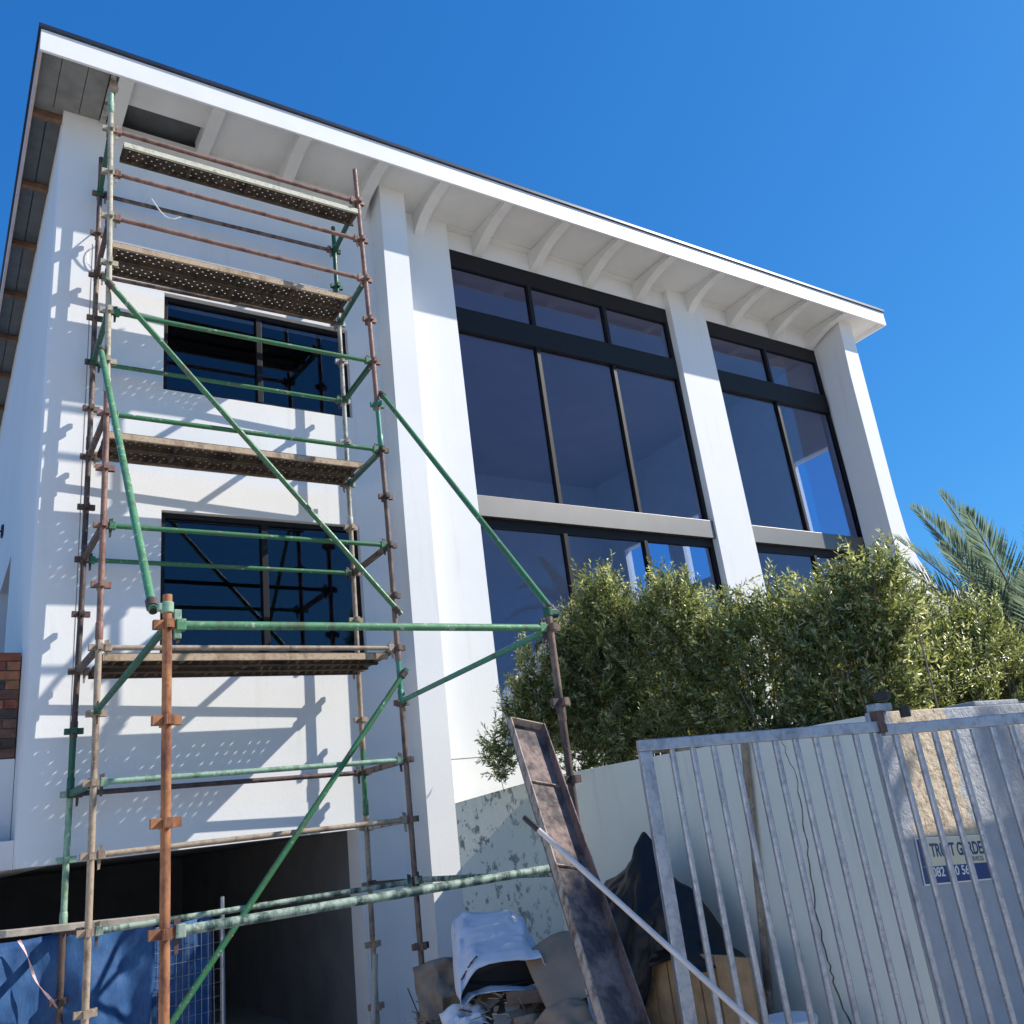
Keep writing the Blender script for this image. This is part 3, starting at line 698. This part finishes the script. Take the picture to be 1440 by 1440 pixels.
# ------------------------------------------------------------------ galvanised sliding gate
gt = thing('sliding_gate', 'galvanised steel bar gate standing open in front of the garden wall', 'gate', (1.688, -4.075, G))
gd = Vector((.898, -.440, 0)).normalized(); g0 = Vector((1.688, -4.075, 0))
def gp(s, z, off=0): return g0 + gd * s + Vector((gd.y, -gd.x, 0)) * off + Vector((0, 0, z))
railz = lambda s: 1.098 - .034 * s
MB().beam(gp(-.03, railz(0)), gp(1.135, railz(1.135)), .045, .05).build('top_rail', 'galv', gt, bevel=.004)
MB().beam(gp(1.15, railz(1.15) - .018), gp(2.55, railz(2.55) - .01), .045, .05).build('top_rail', 'galv', gt, bevel=.004)
MB().beam(gp(-.001, G + .08), gp(-.001, railz(0) - .0255), .045, .058, (gd.x, gd.y, 0)).build('stile', 'galv', gt, bevel=.004)
MB().beam(gp(2.52, G + .08), gp(2.52, railz(2.55) - .036), .045, .058, (gd.x, gd.y, 0)).build('stile', 'galv', gt, bevel=.004)
MB().beam(gp(-.03, G + .055), gp(2.55, G + .055), .045, .05).build('bottom_rail', 'galv', gt, bevel=.004)
MB().beam(gp(-.028, railz(0) - .012, -.026), gp(.22, railz(.2) - .012, -.026), .004, .045).build('corner_plate', 'white_grey', gt)
s = .125; k = 0
while s < 2.48:
    z1 = railz(s) - (.026 if s < 1.14 else .044)
    MB().tube([gp(s, G + .081), gp(s, z1)], .0150, 10).build('bar', 'galv', gt, smooth=True)
    s += .0985
MB().beam(gp(1.142, railz(1.14) - .03), gp(1.142, railz(1.14) + .07), .07, .035, (gd.x, gd.y, 0)).build('joining_bracket', 'darkrust', gt, bevel=.003)
gr = thing('gate_bracket', 'grey steel guide bracket with black roller on the wall corner above the gate', 'bracket', (3.62, -3.95, 1.2))
MB().box(3.60, 3.75, -3.97, -3.90, 1.202, 1.245).build('bracket_plate', 'galv', gr, bevel=.004)
MB().box(3.70, 3.74, -3.99, -3.90, 1.262, 1.315).build('roller_housing', 'darkrubber', gr, bevel=.006)
MB().tube([(3.77, -4.03, 1.21), (3.77, -4.03, 1.15)], .03, 12).build('roller', 'darkrubber', gr, smooth=True)

# loose steel pole leaning on the wall
tag(MB().tube([(3.755, -2.47, G), (3.71, -2.80, 1.17)], .026, 12).build('steel_pole', 'tan', None, smooth=True), 'grey brown steel pole standing upright behind the gate bars', 'pole')

# ------------------------------------------------------------------ leaning channel beam and thin pole
cb = thing('channel_beam', 'dark oxidised steel channel leaning diagonally with sunlit patches near its top', 'steel beam', (1.25, -4.25, G))
T = Vector((1.727, -3.070, 1.337)); Bt = Vector((1.344, -4.058, .048)); dd = (T - Bt).normalized(); Bb = Bt - dd * ((Bt.z - G - .005) / dd.z)
acr = Vector((.995, .10, 0)).normalized(); acr = (acr - dd * acr.dot(dd)).normalized(); nrm = acr.cross(dd).normalized()
if nrm.y > 0: nrm = -nrm
HW = .108
def cbeam(p, q, across0, across1, n0, n1):
    vs = []
    for e in (p, q): vs += [e + acr * across0 + nrm * n0, e + acr * across1 + nrm * n0, e + acr * across1 + nrm * n1, e + acr * across0 + nrm * n1]
    return MB().add(vs, [(0, 1, 2, 3), (7, 6, 5, 4), (0, 4, 5, 1), (1, 5, 6, 2), (2, 6, 7, 3), (3, 7, 4, 0)])
cbeam(Bb, T, -HW, HW, -.006, 0).build('web', 'beam', cb)
cbeam(Bb, T, -HW, -HW + .008, .0005, .045).build('flange', 'beam_edge', cb, bevel=.002)
cbeam(Bb, T, HW - .008, HW, .0005, .05).build('flange', 'beam', cb, bevel=.002)
cbeam(T - dd * .006, T, -HW + .009, HW - .009, .0005, .045).build('end_plate', 'beam_edge', cb)
for q in (.42, .93): cbeam(T - dd * (q + .006), T - dd * q, -HW + .009, HW - .009, .0005, .012).build('weld_seam', 'beam_edge', cb)
tag(MB().tube([(1.294, -3.628, .857), (1.601, -4.525, .039), (1.93, -5.486, -.837)], .0125, 10).build('thin_pole', 'palewood', None, smooth=True), 'thin pale pole leaning across the dark steel channel', 'pole')
MB().tube([(1.2935, -3.6265, .8584), (1.317, -3.695, .796)], .014, 10).build('pole_cap', 'darkrubber', bpy.data.objects['thin_pole'], smooth=True)

# ------------------------------------------------------------------ rubbish by the wall
def heap(name, cx_, cy_, rx, ry, h, n=900):
    b = MB()
    nu, nv = 28, 28
    for i in range(nu + 1):
        for j in range(nv + 1):
            u, v = i / nu * 2 - 1, j / nv * 2 - 1; r = math.hypot(u, v)
            z = G + max(-.02, h * (1 - r ** 1.7)) + .08 * noise.noise((u * 3, v * 3, 1)) * max(0, 1 - r)
            b.v.append((cx_ + u * rx, cy_ + v * ry, z))
    for i in range(nu):
        for j in range(nv): b.f.append((i * (nv + 1) + j, (i + 1) * (nv + 1) + j, (i + 1) * (nv + 1) + j + 1, i * (nv + 1) + j + 1))
    for k in range(n):
        a = random.uniform(0, 6.28); r = math.sqrt(random.random()) * .93; u, v = r * math.cos(a), r * math.sin(a)
        p = Vector((cx_ + u * rx, cy_ + v * ry, G + h * (1 - r ** 1.7) + random.uniform(0, .10)))
        d = Vector((random.gauss(0, 1), random.gauss(0, 1), random.gauss(0, .45))).normalized() * random.uniform(.03, .16)
        b.beam(p, p + d * random.uniform(.6, 1.8), random.choice((.004, .005, .007, .010, .03)), random.uniform(.002, .008))
    o = b.build(name, 'stem', None); return o
heapm, N_, L_, B_ = newmat('mixed_rubble')
vor = N_.new('ShaderNodeTexVoronoi'); vor.inputs['Scale'].default_value = 9; L_.new(pos_node(N_), vor.inputs['Vector'])
sep = N_.new('ShaderNodeSeparateColor'); L_.new(vor.outputs['Color'], sep.inputs[0])
L_.new(ramp(N_, L_, sep.outputs[0], [(0., (.03, .022, .015)), (.45, (.15, .10, .06)), (.8, (.30, .21, .13)), (1., (.6, .55, .48))]), B_.inputs['Base Color']); B_.inputs['Roughness'].default_value = .9
h1 = heap('rubble_heap', 2.60, -1.15, 1.05, 1.3, .60, 1500); h1.data.materials[0] = heapm
tag(h1, 'heap of dark rubble, twigs and offcuts at the foot of the garden wall', 'rubble', kind='stuff')

# white sack with open mouth
def sackf(u, v):
    a = u * 2 * math.pi; c = Vector((2.38, -1.48, -.16)).lerp(Vector((2.60, -.98, .0)), v)
    wv = Vector((.86, -.50, -.06)); hv = Vector((-.10, -.08, 1)); cs, sn = math.cos(a), math.sin(a)
    ww = .30 * (1 - .06 * v); hh = .13 + .13 * v
    top = math.copysign(abs(sn) ** .55, sn)
    p = c + wv * ww * math.copysign(abs(cs) ** .45, cs) + hv * (hh * (top if top > 0 else top * .42))
    k = .03 * noise.noise((u * 7, v * 3, 2)) + .012 * noise.noise((u * 25, v * 12, 5)) + .008 * math.sin(u * 60 + v * 9)
    p += hv * k + Vector((0, -k, 0))
    if v < .25: p += Vector((.0, -.03, .025 * math.sin(u * 6.28 * 2))) * (.25 - v) * 4
    if cs < -.3: p += Vector((-.06, -.05, -.16)) * (-cs - .3) * (1 - v)          # the torn side hangs down
    return p
sk = tag(cloth('sack', 'sack', sackf, 72, 24, thick=.005), 'crumpled pale blue white woven sack lying open on the rubble', 'sack')
for vv, nm, mm in ((1.0, 'sack_bottom', 'sack'), (.16, 'sack_mouth_shade', 'black')):  # black cap closes the mouth and paints in its dark inside
    b = MB(); b.v = [tuple(sackf(i / 48, vv)) for i in range(48)]; b.f = [tuple(range(48))]; b.build(nm, mm, sk, fix=False, solid=.004)
b = MB()
for k in range(13):
    if k in (6,): continue
    a = Vector(sackf(.405 - .0085 * k, .10)) + Vector((-.004, -.010, .012)); b.beam(a, a + Vector((.012, -.006, .011)), .003, .012 if k % 3 else .02, (0, 1, 0))
b.build('small_print', 'black', sk)
def bent(name, o_, ux, vy, bend, m, label, cat, n=14, wob=.02, group=None):
    o_ = Vector(o_); ux = Vector(ux); vy = Vector(vy); nn = ux.cross(vy).normalized()
    def f(u, v): return o_ + ux * u + vy * v + nn * (bend * math.sin(u * math.pi) + wob * noise.noise((u * 4 + o_.x * 9, v * 4, o_.y)))
    return tag(cloth(name, m, f, n, n, thick=.006), label, cat, group)
bent('cardboard_sheet', (2.46, -1.88, -.36), (.62, -.10, .06), (.10, .42, .34), .10, 'card', 'large curved brown cardboard sheet leaning behind the sack', 'cardboard')
bent('cardboard_box_flap', (2.34, -1.75, -.68), (.20, -.04, .0), (-.03, .09, .34), .04, 'card', 'orange brown cardboard flap standing in front of the rubble', 'cardboard')
bent('paper_bag', (2.02, -.92, -.42), (.34, -.12, .02), (.02, .12, .38), .10, 'paper', 'crumpled brown paper cement bag left of the white sack', 'bag', wob=.09)
bent('timber_offcut', (2.30, -1.62, -.27), (.60, -.32, -.03), (.02, .03, .075), .0, 'purlin', 'brown timber offcut lying under the sack mouth', 'offcut', wob=.004)
bent('plastic_strip', (2.70, -1.98, -.42), (.03, -.01, 0), (.0, .02, .20), .0, 'sack', 'thin white plastic strip hanging from the offcut', 'plastic strip', wob=.01)
bent('cardboard_sheet', (2.28, -2.05, -.52), (.30, -.16, .10), (.06, .20, .16), .07, 'card', 'small torn cardboard sheet at the front of the heap', 'cardboard', wob=.05)
bent('paper_bag', (2.62, -1.62, -.46), (.30, -.22, .02), (.05, .16, .22), .12, 'paper', 'crushed brown paper bag between the sack and the steel channel', 'bag', wob=.10)
bent('plastic_wrap', (2.0, -1.35, -.44), (.26, -.10, .04), (.02, .16, .12), .05, 'bucket', 'crumpled white plastic wrap at the left foot of the heap', 'plastic wrap', wob=.08)
for k, (p, q, m, lb) in enumerate((((1.78, -.55, G), (2.02, -.2, .02), 'greywood', 'grey timber stake leaning left of the rubble beside the pier'),
                                    ((2.42, -2.2, -.60), (2.62, -1.75, -.40), 'bucket', 'short white pipe offcut on the front of the rubble'),
                                    ((2.85, -2.35, -.62), (3.05, -1.75, -.42), 'white_grey', 'grey cardboard tube lying near the channel foot'))):
    nm = ('timber_stake', 'pipe_offcut', 'cardboard_tube')[k]
    tag(MB().tube([p, q], (.022, .016, .07)[k], 10).build(nm, m, None, smooth=True), lb, nm.replace('_', ' '))

# wooden slatted pallet standing against the wall, black sheet thrown over
pa = thing('pallet', 'pine slatted pallet standing on edge under the black sheet', 'pallet', (3.25, -2.3, G))
y = -1.62; k = 0
while y > -2.95:
    zt = -.085 + random.uniform(-.012, .012)
    MB().box(3.20, 3.225, y - .135, y, G + .02, zt).build('slat', 'pine', pa, bevel=.003); y -= .150
for z in (G + .15, -.30): MB().box(3.226, 3.30, -2.95, -1.60, z - .04, z + .04).build('rail', 'pine', pa)
def sheetf(u, v):
    y = -1.12 - 1.56 * u
    def sm(tab, q):
        return sum(lerp(tab, min(1, max(0, q + e))) for e in (-.012, -.006, 0, .006, .012)) / 5
    ridge = [(0, .10), (.13, .34), (.25, .38), (.42, .54), (.485, .68), (.51, .66), (.56, .54), (.62, .38), (.75, .28), (.86, .10), (.92, -.06), (1, -.14)]
    low = [(0, -.40), (.1, -.46), (.25, -.20), (.37, -.16), (.42, -.36), (.50, -.44), (.58, -.42), (.66, -.16), (.8, -.10), (1, -.16)]
    zt = sm(ridge, u); zb = sm(low, u); z = zt + (zb - zt) * v
    x = 3.50 - .37 * math.sin(min(1, v * 1.1) * math.pi / 2) ** .9
    f = .05 * noise.noise((u * 8, v * 3.2, 3)) + .035 * math.sin(u * 31 + v * 5 + 2 * noise.noise((u * 4, v * 2, 0))) * min(1, v * 3) + .02 * noise.noise((u * 22, v * 14, 1))
    return x - f - .03, y + .04 * noise.noise((u * 5, v * 6, 8)), z
tag(cloth('black_sheet', 'black', sheetf, 90, 44, thick=.006), 'black plastic sheet heaped against the pale green wall over the pallet', 'sheet')
bk = thing('bucket', 'white plastic bucket standing at the wall behind the gate', 'bucket', (3.2, -3.2, G))
MB().tube([(3.2, -3.2, G + .005), (3.2, -3.2, -.40)], [.12, .145], 24).build('bucket_body', 'bucket', bk, smooth=True)
MB().tube([(3.2, -3.2, -.3995), (3.2, -3.2, -.375)], [.152, .152], 24).build('lid', 'bucket', bk, smooth=True)

# ------------------------------------------------------------------ planting
def leaf_mesh(name, P, D, Nn, Ln, Wd, rnd, m, parent, fold=.35, kind='stuff'):
    """blade leaves: P base, D direction, Nn normal, arrays; 4 triangles in two folded halves"""
    n = len(P); Sd = np.cross(D, Nn); Sd /= np.linalg.norm(Sd, axis=1)[:, None] + 1e-9
    mid = P + D * (Ln * .45)[:, None] - Nn * (Wd * fold)[:, None]; tip = P + D * Ln[:, None] - Nn * (Ln * .06)[:, None]
    lf = P + D * (Ln * .42)[:, None] + Sd * (Wd * .5)[:, None]; rt = P + D * (Ln * .42)[:, None] - Sd * (Wd * .5)[:, None]
    V = np.stack([P, lf, tip, rt, mid], 1).reshape(-1, 3)
    c = V.mean(0); base = (np.arange(n) * 5)[:, None]
    F = np.concatenate([base + np.array([[0, 4, 1]]), base + np.array([[1, 4, 2]]), base + np.array([[0, 3, 4]]), base + np.array([[3, 2, 4]])], 1).reshape(-1, 3)
    me = bpy.data.meshes.new(name); me.vertices.add(len(V)); me.vertices.foreach_set('co', (V - c).astype(np.float32).ravel())
    me.loops.add(F.size); me.loops.foreach_set('vertex_index', F.astype(np.int32).ravel())
    me.polygons.add(len(F)); me.polygons.foreach_set('loop_start', np.arange(0, F.size, 3, dtype=np.int32)); me.polygons.foreach_set('loop_total', np.full(len(F), 3, dtype=np.int32))
    me.update(calc_edges=True)
    at_ = me.attributes.new('leafrand', 'FLOAT', 'POINT'); at_.data.foreach_set('value', np.repeat(rnd, 5).astype(np.float32))
    me.materials.append(M[m]); o = bpy.data.objects.new(name, me); COL.objects.link(o); o.parent = parent
    o.location = Vector(c) - (wloc(parent) if parent else Vector((0, 0, 0)))
    if kind: o['kind'] = kind
    return o
def unit(a): return a / (np.linalg.norm(a, axis=-1, keepdims=True) + 1e-9)
def shrub(label, lobes, base, sprigs=900, seed=1, up=.7, lsz=.075, grp='shrubs along the garden wall'):
    """lobes: (cx,cy,cz,rx,ry,rz) ellipsoids filled with leafy sprigs"""
    r = np.random.default_rng(seed); t = thing('shrub', label, 'shrub', base, grp)
    vols = np.array([l[3] * l[4] * l[5] for l in lobes]); pick = r.choice(len(lobes), sprigs, p=vols / vols.sum()); L_ = np.array(lobes)[pick]
    d = unit(r.normal(size=(sprigs, 3))); rad = r.uniform(.25, 1.0, sprigs) ** .45
    tip_jit = 1 + .09 * r.normal(size=sprigs) * (rad > .8)
    C0 = L_[:, :3] + d * (rad * tip_jit)[:, None] * L_[:, 3:]
    sd = unit(d * np.array([.8, .8, .5]) + np.array([0, 0, up]) + .35 * r.normal(size=(sprigs, 3)))
    ln = r.uniform(.16, .36, sprigs); nl = 22
    tt = np.tile(np.linspace(.05, 1, nl), sprigs); Ps = np.repeat(C0 - sd * (ln * .5)[:, None], nl, 0) + np.repeat(sd * ln[:, None], nl, 0) * tt[:, None]
    SD_ = np.repeat(sd, nl, 0); rv = unit(r.normal(size=(len(Ps), 3))); side = unit(np.cross(SD_, rv))
    D = unit(side * 1.0 + SD_ * r.uniform(.5, 1.3, len(Ps))[:, None]); Nn = unit(np.cross(np.cross(D, SD_), D) + .3 * r.normal(size=(len(Ps), 3)))
    Ln = r.uniform(.75, 1.25, len(Ps)) * lsz * (1.1 - .35 * tt); Wd = Ln * r.uniform(.24, .38, len(Ps))
    rnd = np.clip(np.repeat(r.normal(.44, .17, sprigs), nl) + .20 * r.normal(size=len(Ps)) + .15 * (tt - .5), 0, 1)
    leaf_mesh('foliage', Ps, D, Nn, Ln, Wd, rnd, 'leaf', t)
    st = MB()
    for k in range(0, sprigs, 2): a = Vector(C0[k] - sd[k] * ln[k] * .7); st.tube([a, Vector(C0[k] + sd[k] * ln[k] * .45)], [.004, .0018], 3, caps=False)
    for k in range(46):
        q = Vector(C0[r.integers(sprigs)])
        if q.x < wallx(q.y) + .35: continue
        b0 = Vector(base) + Vector((r.normal() * .15, r.normal() * .2, 0)); m_ = b0.lerp(q, .55) + Vector((r.normal() * .08, r.normal() * .08, .08))
        st.tube([b0, m_, q], [.016, .011, .004], 5, caps=False)
    s_ = st.build('stems', 'stem', t, fix=False); s_['kind'] = 'stuff'
    return t
shrub('upright olive green shrub overhanging the wall beside the house pier', [(4.42, -.58, 1.95, .34, .50, .85), (4.38, -.75, 2.45, .28, .42, .65), (3.86, -.06, 1.75, .30, .27, .42), (3.48, .0, 1.50, .15, .2, .26), (4.15, -.34, 2.1, .28, .28, .5), (4.28, -.20, 1.95, .24, .26, .85), (3.98, -.02, 2.15, .24, .2, .42)], (4.6, -.6, G), 1950, 11, lsz=.062)
shrub('dense olive green shrub in front of the left tall window', [(4.62, -1.2, 1.95, .38, .75, .85), (4.5, -1.55, 2.45, .28, .35, .42)], (4.7, -1.2, G), 1050, 12, lsz=.062)
shrub('lower olive green shrub in front of the middle pier', [(4.60, -2.30, 1.66, .36, .85, .80)], (4.65, -2.3, G), 1100, 13, lsz=.062)
shrub('olive green shrub with taller shoots under the right pier', [(4.60, -3.15, 1.60, .34, .52, .74), (4.58, -3.50, 2.0, .2, .28, .42)], (4.65, -3.1, G), 850, 14, lsz=.062)
shrub('bushy shrub behind the gate corner at the right edge', [(5.4, -3.25, 1.3, .6, .34, .68), (6.2, -3.2, 1.45, .6, .32, .75), (5.75, -2.9, 1.95, .6, .3, .45), (6.7, -3.0, 1.5, .5, .3, .6)], (5.6, -3.2, G), 1500, 15, lsz=.062)

def palm(name, label, crown, trunk_base, fronds, seed, grp=None):
    r = random.Random(seed); t = thing(name, label, 'palm', trunk_base, grp); cr = Vector(crown)
    MB().tube([Vector(trunk_base), Vector(trunk_base).lerp(cr, .5) + Vector((.03, 0, 0)), cr], [.17, .15, .13], 12).build('trunk', 'stem', t, smooth=True)
    for az_, el_, ln, droop in fronds:
        d0 = Vector((math.cos(az_) * math.cos(el_), math.sin(az_) * math.cos(el_), math.sin(el_)))
        pts = []; p = cr.copy(); d = d0.copy(); n = 16
        for k in range(n + 1):
            pts.append(p.copy()); p = p + d * (ln / n); d = (d + Vector((0, 0, -droop / n * (.4 + 1.4 * k / n)))).normalized()
        fr = MB().tube(pts, [.016 * (1 - .85 * k / n) + .002 for k in range(n + 1)], 5).build('frond', 'stem', t, smooth=True)
        Pb, Dd, Nr, Ll, Ww, Rn = [], [], [], [], [], []
        for side in (-1, 1):
            for k in range(84):
                u = .10 + .9 * k / 83; i = min(int(u * n), n - 1); f = u * n - i; q = pts[i].lerp(pts[i + 1], f); tg = (pts[i + 1] - pts[i]).normalized()
                sdv = tg.cross(Vector((0, 0, 1))).normalized(); upv = sdv.cross(tg).normalized()
                dr = (sdv * side * (1.0 - .45 * u) + tg * (.55 + .6 * u) + upv * .35 + Vector((r.gauss(0, .05), r.gauss(0, .05), r.gauss(0, .05)))).normalized()
                Pb.append(q); Dd.append(dr); Nr.append(upv); Ll.append(ln * .20 * math.sin(math.pi * min(1, .18 + .80 * u)) ** .6 * r.uniform(.9, 1.1)); Ww.append(.022); Rn.append(min(1, max(0, r.gauss(.45, .18))))
        leaf_mesh('leaflets', np.array(Pb), unit(np.array(Dd)), unit(np.array(Nr)), np.array(Ll), np.array(Ww), np.array(Rn), 'palm', fr, fold=.3)
    return t
palm('palm_tree', 'feathery blue green palm rising behind the shrubs at the right edge', (8.95, -2.5, 1.35), (9.0, -2.5, G),
     [(2.6, 1.34, 2.5, .45), (2.75, 1.18, 2.5, .5), (2.5, 1.0, 2.3, .5), (2.9, .86, 1.9, .5), (2.65, 1.26, 2.2, .6), (3.0, 1.05, 2.1, .5), (2.1, 1.15, 2.4, .5), (3.3, 1.1, 2.3, .5), (1.6, 1.3, 2.4, .5), (4.2, 1.3, 2.3, .6), (2.2, .75, 2.3, .6), (3.6, .8, 2.0, .6), (.6, 1.0, 2.2, .8), (5.4, 1.0, 2.2, .8)], 5)
palm('palm_tree', 'tall street palm just beyond the right edge of the view', (12.3, -7.5, 5.6), (12.5, -7.6, G),
     [(a, e, 1.7, 1.2) for a, e in ((0.2, .9), (1.0, .6), (1.8, .9), (2.5, .5), (3.2, .8), (3.9, .5), (4.6, .9), (5.4, .6), (2.9, 1.2), (.9, 1.25), (5.0, 1.2))], 6)
st_ = shrub('leafy tree added outside the view to shade the gate and steel channel', [(7.5, -7.1, 4.9, 1.25, 1.05, .85), (7.3, -7.6, 5.3, .8, .7, .6), (7.0, -7.3, 5.9, .5, .45, .4)], (7.6, -7.1, 3.9), 1900, 16, up=.3, lsz=.11, grp=None)  # unseen tree, crown shaped to shade the gate and lower channel
st_.name = 'shade_tree'; st_['category'] = 'tree'
MB().tube([(7.7, -7.1, G), (7.62, -7.12, 2.0), (7.6, -7.1, 4.0)], [.14, .11, .07], 10).build('trunk', 'stem', st_, smooth=True)
# added unseen wall bouncing sunlight; white garden wall beyond the right pier
tag(MB().box(-5.4, -5.2, -14, .8, G, 1.7).build('added_unseen_wall', 'white', None, bevel=.01), 'long white wall added out of view to bounce sunlight onto the garden wall', 'wall')
tag(MB().box(13.42, 17, .9, 1.1, G, 3.7).build('garden_wall', 'white', None, bevel=.01), 'white rendered garden wall beyond the right pier behind the palm', 'wall')
